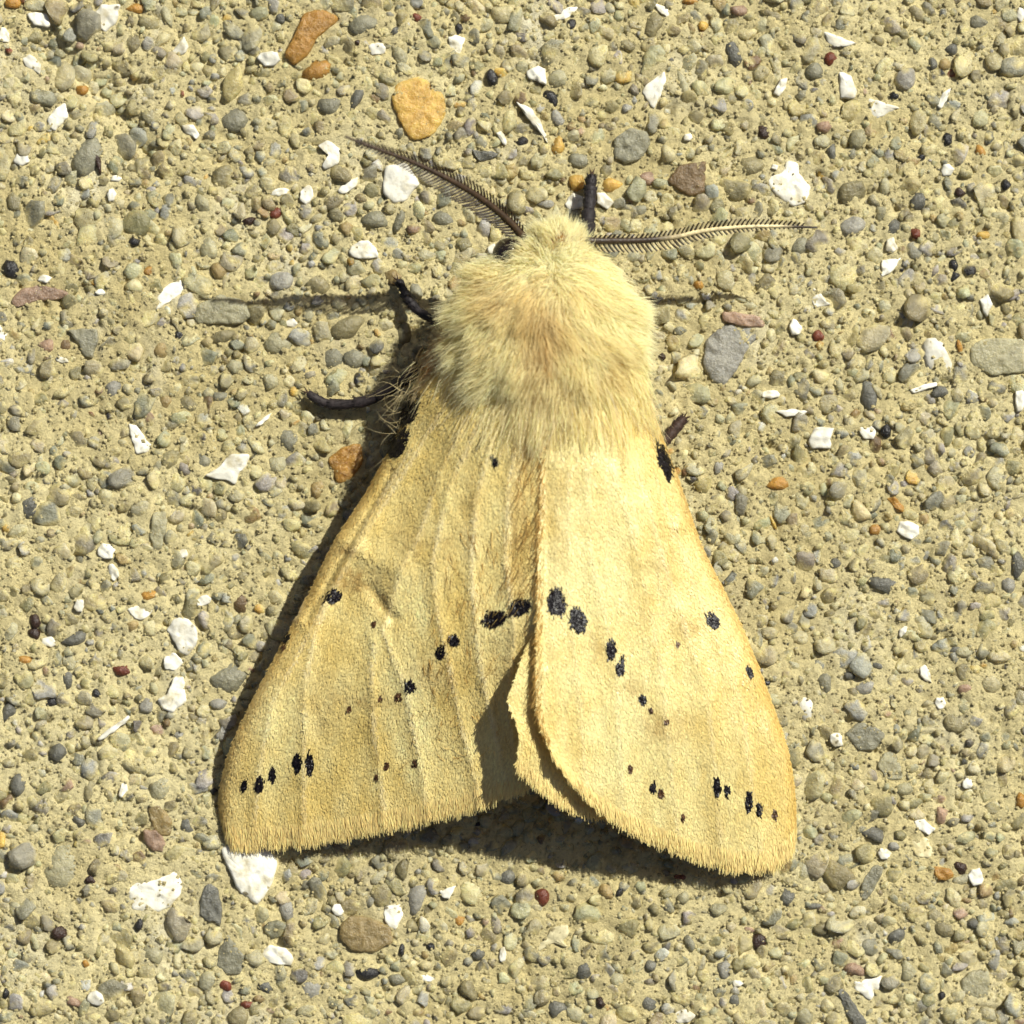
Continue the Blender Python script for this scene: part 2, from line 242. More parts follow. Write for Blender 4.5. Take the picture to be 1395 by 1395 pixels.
ELL = [(a[0], *map(float, a[1:])) for a in (e.split() for e in ELL.replace('\n', ';').split(';'))]  # includes a slim dark piece added for the crack in a big grey pebble

# occupancy map in photo pixels
MARG = 310; W = 1395+2*MARG; occ = np.zeros((W, W), bool)
def mark(cx, cy, r):
    x0, x1, y0, y1 = [int(v) for v in (cx-r+MARG, cx+r+MARG+1, cy-r+MARG, cy+r+MARG+1)]
    x0, y0 = max(x0, 0), max(y0, 0); sl = occ[y0:y1, x0:x1]
    yy, xx = np.mgrid[y0:y0+sl.shape[0], x0:x0+sl.shape[1]]; return sl, (xx-cx-MARG)**2+(yy-cy-MARG)**2 < r*r
GLOSS = {'w': 'shell_fragment', 'c': 'pebble'}
def poly_piece(key, pts):
    pts = np.array(pts, float); ctr = pts.mean(0); n = 44; q = np.vstack([pts, pts[:1]])
    seg = np.r_[0, np.cumsum(np.linalg.norm(np.diff(q, axis=0), axis=1))]; s = np.linspace(0, seg[-1], n, endpoint=False)
    ring = np.stack([np.interp(s, seg, q[:, 0]), np.interp(s, seg, q[:, 1])], 1)
    ring = 0.25*np.roll(ring, 1, 0)+0.5*ring+0.25*np.roll(ring, -1, 0)
    R = np.sqrt(abs(np.dot(pts[:, 0], np.roll(pts[:, 1], 1))-np.dot(pts[:, 1], np.roll(pts[:, 0], 1)))/2/math.pi)
    ring = ring+0.09*min(R, 13)*np.stack([N1(ring[:, 0]/5, ring[:, 1]/5), N2(ring[:, 0]/5, ring[:, 1]/5)], 1)
    top = (0.045 if key == 'w' else 0.04)+0.09*random.random()+0.05*min(R/25, 1)
    prof = [(1.0, -0.35), (1.0, top*0.35), (0.95, top*0.78), (0.84, top*0.95), (0.6, top*1.04), (0.3, top*1.08)]
    tilt = np.array([random.uniform(-1, 1), random.uniform(-1, 1)])*0.05
    V = []
    for sc_, z in prof:
        r = ctr+(ring-ctr)*sc_; p = P(r[:, 0], r[:, 1], 0); d = p[:, :2]-P(*ctr, 0)[:2]
        p[:, 2] = z+d@tilt+0.05*N3(r[:, 0]/7, r[:, 1]/7)*(z > 0); V.append(p)
    cp = P(*ctr, 0); cp[2] = top*1.09; V = np.vstack(V+[cp[None]])
    K = len(prof); F = [[k*n+i, k*n+(i+1) % n, (k+1)*n+(i+1) % n, (k+1)*n+i] for k in range(K-1) for i in range(n)]
    F = [f[::-1] for f in F]; c = K*n
    T = [[f[0], f[1], f[2]] for f in F]+[[f[0], f[2], f[3]] for f in F]+[[(K-1)*n+(i+1) % n, (K-1)*n+i, c] for i in range(n)]
    for i in range(0, n, 3):
        sl, m = mark(*(ctr+(ring[i]-ctr)*0.6), R*0.45); sl[m] = True
    z0 = paste_h(*cp[:2]); V[:, 2] += z0*0.7
    base = lin(PAL[key])*random.uniform(0.78, 1.06); o = np.array([cp[0], cp[1], 0.0])
    mesh_obj('shell_fragment' if key == 'w' else 'pebble', V, T, M_shell if key in 'wc' else M_stone, pav, base, origin=o)
for key, pts in POLY: poly_piece(key, pts)
for (key, cx, cy, rx, ry, a) in ELL:
    if key == 'w' and min(rx, ry) < 12 or (key == 'w' and random.random() < 0.4):
        m = random.choice([5, 6, 6, 7]); an = np.sort((np.arange(m)+np.array([random.uniform(-.3, .3) for _ in range(m)]))*2*math.pi/m)
        c, s_ = math.cos(math.radians(a)), math.sin(math.radians(a)); pts = []
        for t in an:
            k = random.uniform(0.9, 1.2); x, y = rx*k*math.cos(t), ry*k*math.sin(t); pts.append((cx+c*x-s_*y, cy+s_*x+c*y))
        poly_piece(key, pts); continue
    V0, F0 = ICO[2]; V = pebbles(V0, 1, 10, 0.55, 0.95)[0]*1.06; V = V+0.02*rng.normal(size=V.shape); r = math.sqrt(rx*ry)*PX
    V = V*np.array([rx*PX*1.06, ry*PX*1.06, min(r*0.75, 0.42)]); th = -math.radians(a)
    V[:, :2] = V[:, :2]@np.array([[math.cos(th), math.sin(th)], [-math.sin(th), math.cos(th)]])
    ctr = P(cx, cy, 0); top = paste_h(ctr[0], ctr[1])*0.8+min(0.09+0.28*r, 0.2)*random.uniform(0.6, 1.15); V[:, 2] += top-V[:, 2].max()
    V[:, :2] += ctr[:2]; sl, m = mark(cx, cy, math.sqrt(rx*ry)*0.95); sl[m] = True
    mesh_obj('pebble', V, F0, M_shell if key == 'w' else M_stone, pav, lin(PAL[key])*random.uniform(0.8, 1.06), origin=np.array([ctr[0], ctr[1], 0.0]))

for ln in ([(806,234),(800,320)], [(542,382),(556,408),(600,445)], [(419,535),(448,550),(500,545),(560,515)], [(932,570),(895,608)]):      # the feet stand clear of big grains
    for (ax, ay), (bx, by) in zip(ln[:-1], ln[1:]):
        for t in np.linspace(0, 1, 24): sl, m = mark(ax+(bx-ax)*t, ay+(by-ay)*t, 9); sl[m] = True
# the countless remaining grains: one mesh
cand = np.concatenate([rng.uniform(15, 21, 500), rng.uniform(11, 15, 4500), rng.uniform(8, 11.5, 24000), rng.uniform(5.5, 8, 44000), rng.uniform(3.4, 5.5, 26000)])
G = []
for r in cand:
    cx, cy = rng.uniform(-MARG+16, 1395+MARG-16, 2)
    if N1.fbm(cx/95+3, cy/95, 2) > 0.22 and rng.random() < 0.65: continue       # stretches of smoother paste
    sl, m = mark(cx, cy, r*0.80)
    if sl[m].mean() > 0.06: continue
    sl[m] = True; G.append((cx, cy, r))
G = np.array(G); keys = np.array(list('oqgsdcyabrptwl')); pr = np.array([32, 32, 24, 2.6, .5, 8, .5, .4, 2, .2, 1.2, 4, 1.4, 13])
VV, FF, CC = [], [], []; off = 0; paste_c = lin((226, 210, 150))
inview = (np.abs(G[:, :2]-697.5) < 720).all(1) & (G[:, 2] > 9.0)
for sub, sel in ((2, inview), (1, ~inview)):
    g_ = G[sel]; nG = len(g_); V0, F0 = ICO[sub]; V = pebbles(V0, nG, 9, 0.5, 0.95); r = g_[:, 2]*PX; V[..., 2] = np.where(V[..., 2] > 0.3, 0.3+0.4*(V[..., 2]-0.3), V[..., 2])
    asp = rng.uniform(0.62, 1.0, nG); V = V*np.stack([r*1.22/np.sqrt(asp), r*1.22*np.sqrt(asp), r*rng.uniform(0.55, 0.85, nG)], 1)[:, None]
    tl = rng.normal(size=(nG, 1, 2))*0.22; V[..., 2] += (V[..., :2]*tl).sum(-1)
    th = rng.uniform(0, 2*math.pi, nG); c, s_ = np.cos(th)[:, None], np.sin(th)[:, None]
    V = np.stack([V[..., 0]*c-V[..., 1]*s_, V[..., 0]*s_+V[..., 1]*c, V[..., 2]], -1)
    ctr = P(g_[:, 0], g_[:, 1], 0); ph = paste_h(ctr[:, 0], ctr[:, 1]); ctr[:, 2] = ph*0.8+r*rng.uniform(-0.34, -0.02, nG); V = V+ctr[:, None]
    V = V+0.07*r[:, None, None]*rng.normal(size=V.shape)*(sub == 2)
    ki = rng.choice(len(keys), nG, p=pr/pr.sum()); ki = np.where(g_[:, 2] > 11.5, rng.choice([0, 0, 1, 1, 2, 2, 13, 5], nG), ki); gc = np.array([lin(PAL[k]) for k in keys])[ki]*rng.uniform(0.8, 1.12, (nG, 1))*rng.uniform(0.95, 1.05, (nG, 3))
    hgt = (V[..., 2]-paste_h(V[..., 0], V[..., 1]))/(r[:, None]*0.42)+0.25*rng.normal(size=V.shape[:2])          # cement film clings to the lower flanks
    coat = np.clip(1.1-2.6*hgt, 0.0, 1)+np.where(rng.random((nG, 1)) < .15, rng.uniform(.15, .5, (nG, 1)), 0); coat = np.clip(coat, 0, 1)[..., None]
    CC.append((gc[:, None]*(1-coat)+paste_c*coat).reshape(-1, 3)); VV.append(V.reshape(-1, 3)); FF.append((F0[None]+(np.arange(nG)*len(V0))[:, None, None]).reshape(-1, 3)+off); off += nG*len(V0)
mesh_obj('sand_grains', np.vstack(VV), np.vstack(FF), M_stone, pav, np.clip(np.vstack(CC), 0.01, 0.92), kind='stuff')
nC = 60000; V0 = np.array([(1, 0, 0), (0, 1, 0), (-1, 0, 0), (0, -1, 0), (0, 0, 1)], float); F0 = np.array([(0, 1, 4), (1, 2, 4), (2, 3, 4), (3, 0, 4)])
xy = rng.uniform(-26, 26, (nC, 2)); rr = rng.uniform(0.025, 0.095, nC); V = V0[None]*rr[:, None, None]*rng.uniform(0.6, 1.3, (nC, 5, 3))
th = rng.uniform(0, 6.28, nC); c, s_ = np.cos(th)[:, None], np.sin(th)[:, None]; V = np.stack([V[..., 0]*c-V[..., 1]*s_, V[..., 0]*s_+V[..., 1]*c, V[..., 2]], -1)
V[..., :2] += xy[:, None]; V[..., 2] += (paste_h(xy[:, 0], xy[:, 1])+rng.uniform(-0.02, 0.05, nC))[:, None]
cc = lin((244, 228, 170))*rng.uniform(0.55, 1.0, (nC, 1))
mesh_obj('cement_crumbs', V.reshape(-1, 3), (F0[None]+(np.arange(nC)*5)[:, None, None]).reshape(-1, 3), M_paste, pav, np.clip(np.repeat(cc, 5, 0), 0, .9), kind='stuff')

# ---------------------------------------------------------------- fibres and scales
def tubes(pts, rad, sides=3):                        # pts (N,K,3) mm, rad (N,K)
    N, K, _ = pts.shape; t = norm(np.gradient(pts, axis=1)); ref = norm(rng.normal(size=(N, 1, 3)))
    a = norm(np.cross(t, ref)); b = np.cross(t, a); an = np.arange(sides)*2*math.pi/sides
    V = pts[:, :, None]+rad[:, :, None, None]*(a[:, :, None]*np.cos(an)[:, None]+b[:, :, None]*np.sin(an)[:, None])
    k, s = np.meshgrid(np.arange(K-1), np.arange(sides), indexing='ij'); s2 = (s+1) % sides
    q = np.stack([k*sides+s, k*sides+s2, (k+1)*sides+s2, (k+1)*sides+s], -1).reshape(-1, 4)
    F = (q[None]+(np.arange(N)*K*sides)[:, None, None]).reshape(-1, 4); return V.reshape(-1, 3), F
def ribbons(pts, rad, nrm):                          # flat hair-scales lying along the coat
    N, K, _ = pts.shape; t = norm(np.gradient(pts, axis=1)); wv = norm(np.cross(t, nrm[:, None]+rng.normal(size=(N, 1, 3))*0.35))
    V = np.stack([pts-wv*rad[..., None], pts+wv*rad[..., None]], 2); k = np.arange(K-1)*2; q = np.stack([k, k+1, k+3, k+2], -1)
    return V.reshape(-1, 3), (q[None]+(np.arange(N)*K*2)[:, None, None]).reshape(-1, 4)
def rep(col, K, sides): return np.repeat(col[:, None], K*sides, 1).reshape(-1, 3)
def hairs(root, d0, d1, L, r0, K=4, curl=0.12, clump=None, cw=0.6):
    N = len(root); t = np.linspace(0, 1, K)[None, :, None]; L = L[:, None, None]
    pts = root[:, None]+L*(d0[:, None]*t+(d1-d0)[:, None]*t**2*0.5)+L*curl*rng.normal(size=(N, 1, 3))*t**2
    pts = pts+L*curl*0.35*rng.normal(size=(N, 1, 3))*np.sin(t*math.pi)
    if clump:
        ci = rng.choice(N, clump, replace=False); near = np.empty(N, int)
        for i in range(0, N, 4000): near[i:i+4000] = ci[((root[i:i+4000, None]-root[ci][None])**2).sum(-1).argmin(1)]
        pts = pts+cw*t**1.4*(pts[near]-pts)*rng.uniform(0.3, 1, (N, 1, 1))
    tt = np.linspace(0, 1, K); rad = np.asarray(r0)[:, None]*(1-0.85*tt**1.5)[None]
    return pts, rad
def blades(root, t, nrm, L, Wd, lift):               # flat scales, two quads each
    w_ = norm(np.cross(nrm, t)); L = L[:, None]; Wd = Wd[:, None]; lift = lift[:, None]
    a = root+nrm*0.002; m = root+t*L*0.55+nrm*(0.006+lift*0.9); e = root+t*L+nrm*(0.006+lift)
    V = np.stack([a-w_*Wd*.35, a+w_*Wd*.35, m-w_*Wd*.5, m+w_*Wd*.5, e-w_*Wd*.28, e+w_*Wd*.28], 1)
    F = np.array([[0, 1, 3, 2], [2, 3, 5, 4]]); return V.reshape(-1, 3), (F[None]+(np.arange(len(root))*6)[:, None, None]).reshape(-1, 4)

# ---------------------------------------------------------------- moth
moth = bpy.data.objects.new('moth', None); C.objects.link(moth); moth.empty_display_size = 0.004
moth.location = Vector(tuple(P(740, 640, 0)*MM)); WLOC['moth'] = moth.location.copy()
moth['label'] = 'furry cream-buff moth with black wing dots and feathery dark antennae resting on concrete'; moth['category'] = 'moth'

def seg_dist(x, y, line):
    d = np.full(np.shape(x), 1e9)
    for (ax, ay), (bx, by) in zip(line[:-1], line[1:]):
        vx, vy = bx-ax, by-ay; t = np.clip(((x-ax)*vx+(y-ay)*vy)/(vx*vx+vy*vy), 0, 1); d = np.minimum(d, np.hypot(x-ax-t*vx, y-ay-t*vy))
    return d
class Wing:
    def __init__(s, costa, inner, termen, base, nu=130, nv=180, bulge=0.35, stains=(), veins=(), bumps=(), vein_h=0.035, pale=0.45, pleat=0.06):
        c, i = spline(costa, nv), spline(inner, nv); b, t = spline(base, nu), spline(termen, nu)
        u = np.linspace(0, 1, nu)[:, None, None]; v = np.linspace(0, 1, nv)[None, :, None]
        G = (1-u)*c[None]+u*i[None]+(1-v)*b[:, None]+v*t[:, None]-((1-u)*(1-v)*c[0]+u*(1-v)*i[0]+(1-u)*v*c[-1]+u*v*i[-1])
        s.px, s.py, z = G[..., 0], G[..., 1], G[..., 2].copy(); uu, vv = np.broadcast_to(u[..., 0], z.shape), np.broadcast_to(v[..., 0], z.shape)
        z += bulge*np.sin(math.pi*np.clip(uu, 0, 1))**0.8*np.sin(math.pi*(0.15+0.75*vv))
        z -= 0.45*np.exp(-uu/0.025)                                   # rolled costa
        s.veinmask = np.zeros_like(z); s.stains = stains
        for ln in veins:
            d = seg_dist(s.px, s.py, ln); s.veinmask = np.maximum(s.veinmask, np.exp(-(d/(2.6+1.2*N1.fbm(s.px/25, s.py/25, 2)))**2)*np.clip(0.75+0.9*N2.fbm(s.px/30, s.py/45, 2), 0.15, 1)); z += vein_h*np.exp(-(d/5.0)**2)+pleat*np.exp(-(d/15)**2)
        z += 0.05*N2.fbm(s.px/60, s.py/110, 3)+0.02*N3.fbm(s.px/14, s.py/30, 2)
        for (bx, by, ex, ey, wd, h) in bumps: z += h*np.exp(-(seg_dist(s.px, s.py, [(bx, by), (ex, ey)])/wd)**2)
        s.z, s.uu, s.vv, s.pale = z, uu, vv, pale; s.pos = P(s.px, s.py, z)
        du = np.gradient(s.pos, axis=0); dv = np.gradient(s.pos, axis=1); s.tv = norm(dv); s.n = norm(np.cross(du, dv)); s.n *= np.sign(s.n[..., 2:3])
        s.area = np.linalg.norm(np.cross(du, dv), axis=-1); s.nu, s.nv = nu, nv
    def colour(s, i):
        uu, vv, vm = s.uu.ravel()[i], s.vv.ravel()[i], s.veinmask.ravel()[i]; px, py = s.px.ravel()[i], s.py.ravel()[i]
        base = lin((229, 205, 126))[None]+0*uu[:, None]
        k = np.clip(0.5+0.8*N1.fbm(px/70+2, py/120, 3)+0.5*N2.fbm(px/16, py/34, 3), 0, 1)[:, None]; base = base*(1-k)+lin((243, 230, 166))*k
        g = np.clip(np.exp(-uu/0.045)+0.4*np.exp(-(1-vv)/0.04), 0, 1)[:, None]; base = base*(1-g*0.6)+lin((226, 186, 98))*g*0.6
        for cx, cy, rx, ry, q in s.stains:                            # irregular patches tinted darker brown
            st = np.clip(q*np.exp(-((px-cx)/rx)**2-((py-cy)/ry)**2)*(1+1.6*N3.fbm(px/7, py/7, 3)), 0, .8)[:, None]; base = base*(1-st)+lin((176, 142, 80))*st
        vm = (vm*s.pale)[:, None]; return base*(1-vm)+lin((248, 236, 196))*vm
    def spotmask(s, i):
        x, y = s.px.ravel()[i], s.py.ravel()[i]; m = np.zeros(len(i))
        for cx, cy, rx, ry, *a in s.spots:
            A = math.radians(a[0] if a else 0); dx, dy = x-cx, y-cy; m = np.maximum(m, ((dx*math.cos(A)+dy*math.sin(A))/rx)**2+((dy*math.cos(A)-dx*math.sin(A))/ry)**2 < 0.62+0.3*N1(x/2.3, y/2.3)-0.3*(rx*ry < 26))
        return m
    def mesh(s, name, spots=()):
        s.spots = spots; allc = s.colour(np.arange(s.nu*s.nv))*0.97; sm = s.spotmask(np.arange(s.nu*s.nv))[:, None]; allc = allc*(1-sm)+lin((30, 24, 26))*sm
        idx = np.arange(s.nu*s.nv).reshape(s.nu, s.nv); F = np.stack([idx[:-1, :-1], idx[:-1, 1:], idx[1:, 1:], idx[1:, :-1]], -1).reshape(-1, 4)
        p = s.pos.reshape(-1, 3); f0 = p[F[len(F)//2]]
        if np.cross(f0[1]-f0[0], f0[2]-f0[0])[2] < 0: F = F[:, ::-1]
        o = mesh_obj(name, p, F, M_wing, moth, allc, origin=p[idx[s.nu//2, 0]])
        m = o.modifiers.new('thickness', 'SOLIDIFY'); m.thickness = 0.05*MM; m.offset = -1; s.obj = o; return o
    def pick(s, n):
        a = s.area.ravel(); i = rng.choice(a.size, n, p=a/a.sum()); iu, iv = i//s.nv, i % s.nv
        iu2, iv2 = np.minimum(iu+1, s.nu-1), np.minimum(iv+1, s.nv-1); f, g = rng.random((n, 1)), rng.random((n, 1))
        p = s.pos[iu, iv]+f*(s.pos[iu2, iv]-s.pos[iu, iv])+g*(s.pos[iu, iv2]-s.pos[iu, iv]); return i, p
    def scales(s, n):
        i, p = s.pick(n); k = s.spotmask(i) < 0.5; i, p = i[k], p[k]; n = len(i); t = s.tv.reshape(-1, 3)[i]; nr = s.n.reshape(-1, 3)[i]; t = t+rng.normal(size=t.shape)*0.34; t = norm(t-nr*(t*nr).sum(-1, keepdims=True))
        V, F = blades(p, t, nr, rng.uniform(.09, .2, n), rng.uniform(.03, .055, n), rng.uniform(.004, .028, n))
        c = s.colour(i)*rng.uniform(0.80, 1.12, (n, 1))*1.03; mesh_obj('scales', V, F, M_scale, s.obj, np.clip(np.repeat(c, 6, 0), 0, .93), kind='stuff')
    def fringe(s, n, Lm=0.62, jj=None):
        u = rng.uniform(0, 1, n); iu = (u*(s.nu-1)).astype(int); iv = s.nv-1-rng.integers(0, 6, n); p = s.pos[iu, iv]
        t = norm(s.pos[iu, s.nv-1]-s.pos[iu, s.nv-7]); cl = 0.10*N1(u*150, 0*u+3)[:, None]; tang = norm(np.gradient(s.pos[:, -1], axis=0))[iu]
        t = norm(t+tang*(cl+rng.normal(size=(n, 1))*0.15)+np.array([0, 0, 1])*rng.normal(size=(n, 1))*0.06)
        L = Lm*rng.uniform(.45, 1.15, n)*(1+0.25*N2(u*120, 0*u)); V, F = blades(p, t, s.n[iu, iv], L, rng.uniform(.016, .036, n), rng.uniform(0, .05, n))
        c = (lin((242, 218, 146))*rng.uniform(.8, 1.2, (n, 1))); mesh_obj('fringe', V, F, M_scale, s.obj, np.clip(np.repeat(c, 6, 0), 0, .93), kind='stuff')
    def spot(s, cx, cy, rx, ry, a=0):
        faint = rx*ry < 26; rx, ry = rx*.9, ry*.9
        n = int(max(14, rx*ry*math.pi/1.5+10)); r = np.sqrt(rng.random(n)); th = rng.uniform(0, 2*math.pi, n); r *= 1+0.22*N1(th*1.6+cx, th*0+cy)+0.45*rng.random(n)**7
        x, y = rx*r*np.cos(th), ry*r*np.sin(th); A = math.radians(a); qx, qy = cx+x*math.cos(A)-y*math.sin(A), cy+x*math.sin(A)+y*math.cos(A)
        X, Y = s.px.ravel(), s.py.ravel(); i = np.array([np.argmin((X-a_)**2+(Y-b_)**2) for a_, b_ in zip(qx, qy)])
        p = P(qx, qy, s.z.ravel()[i]); t = norm(s.tv.reshape(-1, 3)[i]+rng.normal(size=(n, 3))*0.2); nr = s.n.reshape(-1, 3)[i]
        L = rng.uniform(.09, .2, n); p = p-t*L[:, None]*0.5+nr*0.008
        V, F = blades(p, t, nr, L, rng.uniform(.035, .07, n), rng.uniform(.006, .035, n))
        c = (lin((74, 52, 34)) if faint else lin((18, 14, 17)))*rng.uniform(.3, 1.8, (n, 1)); o = P(cx, cy, s.z.ravel()[np.argmin((X-cx)**2+(Y-cy)**2)])
        mesh_obj('spot', V, F, M_black, s.obj, np.repeat(c, 6, 0), origin=o)

LBP = [(484,786,24,18,.75),(474,748,13,9,.7),(520,812,14,20,.5),(560,735,30,40,.25),(640,700,12,60,.3),(705,720,14,90,.45),(590,915,40,16,.4),(505,952,40,9,.35),(610,740,9,20,.5),(440,950,30,60,.2),(690,900,22,40,.3)]
RBP = [(905,985,30,22,.45),(862,935,16,14,.35),(935,850,16,12,.45),(815,880,14,20,.25),(760,700,20,80,.2),(900,760,20,60,.2)]
LSP = [(455,812,12,8,-25),(391,869,4,7,15),(387,881,4,5,0),(510,850,3,3),(674,843,17,12,-15),(708,827,15,12,-35),(618,872,8,8),(600,888,6,9),(559,935,7,8),(543,950,5,5),(518,952,3,3),(476,966,3,3),(405,1039,6,13),(422,1041,5,15),
          (371,1055,5,10,10),(354,1068,5,12,10),(333,1070,4,9,10),(526,1044,4,4),(513,1059,3,3),(565,1040,4,4),(674,628,4,8,-20),(541,604,13,24,30),(556,562,12,26,32)]
RSP = [(757,820,13,19,-5),(787,845,11,20,-25),(832,885,7,14,-8),(845,909,6,13,8),(875,953,5,6),(886,968,3,3),(907,983,3,3),(971,846,7,13,-25),(1021,915,4,9,-20),(858,1047,3,6),(890,1073,4,7),(900,1081,4,6),(930,1114,2,6),
          (977,1072,5,13),(990,1077,4,9),(1020,1091,5,14),(1034,1103,4,11),(1055,1111,3,8),(905,628,9,28,-17),(923,878,2,3)]
LW = Wing(stains=LBP, costa=[(612,490,3.6),(572,530,3.3),(541,590,3.0),(502,665,2.8),(457,735,2.7),(420,810,2.5),(377,890,2.3),(346,950,2.0),(317,1010,1.5),(302,1060,1.0),(298,1098,.7),(303,1125,.55)],
          inner=[(735,560,5.25),(738,700,5.2),(742,820,5.0),(742,880,4.5),(742,960,3.65),(735,1056,3.1)],
          termen=[(303,1125,.55),(316,1140,.45),(345,1144,.45),(405,1139,.65),(480,1127,1.0),(560,1111,1.5),(640,1091,2.1),(700,1070,2.7),(735,1056,3.1)],
          base=[(612,490,3.6),(660,540,4.7),(735,560,5.2)],
          veins=[[(640,560),(600,640),(574,720),(548,770),(522,856),(553,938),(575,1052),(580,1100)], [(660,560),(612,660),(590,760),(596,840),(604,869),(623,960),(642,1039),(652,1085)], [(510,870),(506,904),(509,989),(519,1071),(522,1115)],
                 [(560,610),(500,710),(455,800),(430,859),(415,935),(414,1045),(412,1130)], [(600,560),(545,650),(470,770),(400,900),(372,950),(358,1020),(345,1120)], [(710,560),(692,660),(688,760),(700,860),(690,960),(705,1060)], [(680,560),(648,680),(642,780),(650,880),(665,960),(688,1060)], [(505,640),(440,745),(405,840)]],
          bumps=[(466,732,492,752,12,.05), (500,757,535,772,16,.08), (505,800,535,840,9,-.12), (612,690,625,720,10,.03), (535,640,420,840,4,-.09)])
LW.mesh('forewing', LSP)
RW = Wing(stains=RBP, costa=[(882,540,3.6),(906,605,3.4),(925,655,3.2),(957,745,2.9),(988,808,2.6),(1022,880,2.3),(1056,970,1.9),(1075,1030,1.45),(1084,1095,1.0),(1084,1135,.75)],
          inner=[(742,565,5.3),(738,650,5.3),(734,750,5.2),(732,850,5.1),(731,930,4.9),(734,980,4.7),(750,1024,4.4)],
          termen=[(750,1024,4.4),(792,1072,3.4),(842,1112,2.5),(900,1140,1.75),(960,1163,1.2),(1010,1173,.95),(1048,1172,.7),(1072,1158,.65),(1084,1135,.75)][::-1],
          base=[(882,540,3.6),(820,560,5.0),(742,565,5.3)], bulge=0.3, vein_h=0.012, pale=0.25, pleat=0.05,
          veins=[[(800,640),(805,760),(840,900),(850,1110)], [(840,640),(870,760),(900,900),(925,1140)], [(870,640),(910,780),(965,950),(985,1160)], [(890,640),(950,800),(1010,960),(1040,1165)], [(775,640),(775,800),(790,950),(800,1070)]],
          bumps=[(868,690,878,760,14,.10), (930,690,925,715,8,.08), (745,640,742,900,10,-.08)])
RW.mesh('forewing', RSP); RW.obj['label'] = 'brighter overlapping forewing'
HW = Wing([(812,850,3.6),(815,950,3.2),(825,1040,2.5),(838,1112,2.0)], [(736,852,4.75),(718,880,4.8),(702,925,4.8),(693,955,4.7),(702,982,4.6),(707,1005,4.5),(704,1040,4.2)],
          [(838,1112,2.0),(800,1104,2.5),(762,1088,3.15),(728,1062,3.75),(704,1040,4.2)], [(812,850,3.6),(775,850,4.2),(736,852,4.75)], nu=50, nv=80, bulge=0.05, vein_h=0.0)
HW.mesh('hindwing')
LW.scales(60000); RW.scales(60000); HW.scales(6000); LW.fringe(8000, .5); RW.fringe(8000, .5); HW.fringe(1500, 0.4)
for a in LSP: LW.spot(*a)
for a in RSP: RW.spot(*a)

# body: one continuous lofted mesh from head to tail
def loft(secs, n=28):
    secs = spline(secs, 40); th = np.linspace(0, 2*math.pi, n, endpoint=False); V = []
    for x, y, zc, rx, rz in secs:
        c = P(x, y, zc); V.append(c+np.stack([rx*PX*np.cos(th), 0*th, rz*np.sin(th)], 1))
    V = np.vstack(V); K = len(secs); F = [[k*n+i, k*n+(i+1) % n, (k+1)*n+(i+1) % n, (k+1)*n+i] for k in range(K-1) for i in range(n)]
    return V, np.array(F)
V, F = loft([(760,306,3.3,6,.4),(760,318,3.3,32,1.1),(760,338,3.2,42,1.2),(756,358,3.1,52,1.3),(750,385,3.1,84,1.8),(748,430,3.1,106,2.2),(748,480,3.0,108,2.3),(746,530,2.9,94,2.0),(742,580,2.6,75,1.7),(740,650,2.2,65,1.5),(738,780,1.9,62,1.3),(736,920,1.7,52,1.1),(736,1000,1.6,30,.7),(736,1022,1.6,5,.15)])
body = mesh_obj('body', V, F, M_fur, moth, lin((176, 138, 74)), origin=P(745, 460, 0))
def dome_z(x, y):
    a = np.clip(1-((x-744)/108)**2-((y-448)/114)**2, 0, None); h = np.clip(1-((x-759)/30)**2-((y-340)/28)**2, 0, None); cl = np.clip(1-((x-756)/68)**2-((y-372)/40)**2, 0, None)
    return np.maximum(np.maximum(2.9+3.0*np.sqrt(a), (2.9+1.6*np.sqrt(h))*(h > 0)), (2.9+2.1*np.sqrt(cl))*(cl > 0))
nH = 82000; x = rng.uniform(620, 880, nH*2); y = rng.uniform(300, 610, nH*2)
ins = (((x-744)/108)**2+((y-448)/114)**2 < 1) | (((x-759)/30)**2+((y-340)/28)**2 < 1) | (((x-756)/68)**2+((y-372)/40)**2 < 1); x, y = x[ins][:nH], y[ins][:nH]; nH = len(x)
z = dome_z(x, y); root = P(x, y, z-0.15); e = 2.0
gxn = (dome_z(x+e, y)-dome_z(x-e, y))/(2*e*PX); gyn = (dome_z(x, y+e)-dome_z(x, y-e))/(2*e*PX)
nrm = norm(np.stack([-np.clip(gxn, -2, 2), np.clip(gyn, -2, 2), 1+0*x], 1))
head = y+rng.normal(size=nH)*9 < 347
fx, fy = (x-750)/118, (y-350)/150
flow = norm(np.stack([fx*1.0, -(fy*0.9+0.35), -0.25+0*x], 1)); flow[head] = norm(np.stack([(x[head]-760)/40+0.3*N1(x[head]/9, y[head]/9), -(y[head]-392)/40, 0*x[head]+0.15], 1))
wob = np.stack([N1.fbm(x/22, y/22, 2), N2.fbm(x/22, y/22, 2), 0*x], 1)*0.8
d0 = norm(nrm*0.6+flow*0.6+wob*0.6+rng.normal(size=(nH, 3))*0.12); rearw = np.clip((y-430)/150, 0, 1); edge = np.clip(fx**2+((y-448)/114)**2, 0, 1)
d1 = norm(nrm*0.25*(1-edge[:, None])+flow*1.0+wob+np.array([0, 0, -0.10])+rng.normal(size=(nH, 3))*0.15)
L = (1.0+0.95*rearw+0.35*edge)*rng.uniform(0.7, 1.15, nH); L[head] = rng.uniform(.55, 1.0, head.sum()); L *= np.where(y < 400, 0.85, 1)
pts, rad = hairs(root, d0, d1, L, rng.uniform(.010, .018, nH), 5, 0.16, 800, 0.62)
def g(cx, cy, r): return np.exp(-((x-cx)**2+(y-cy)**2)/(r*r))
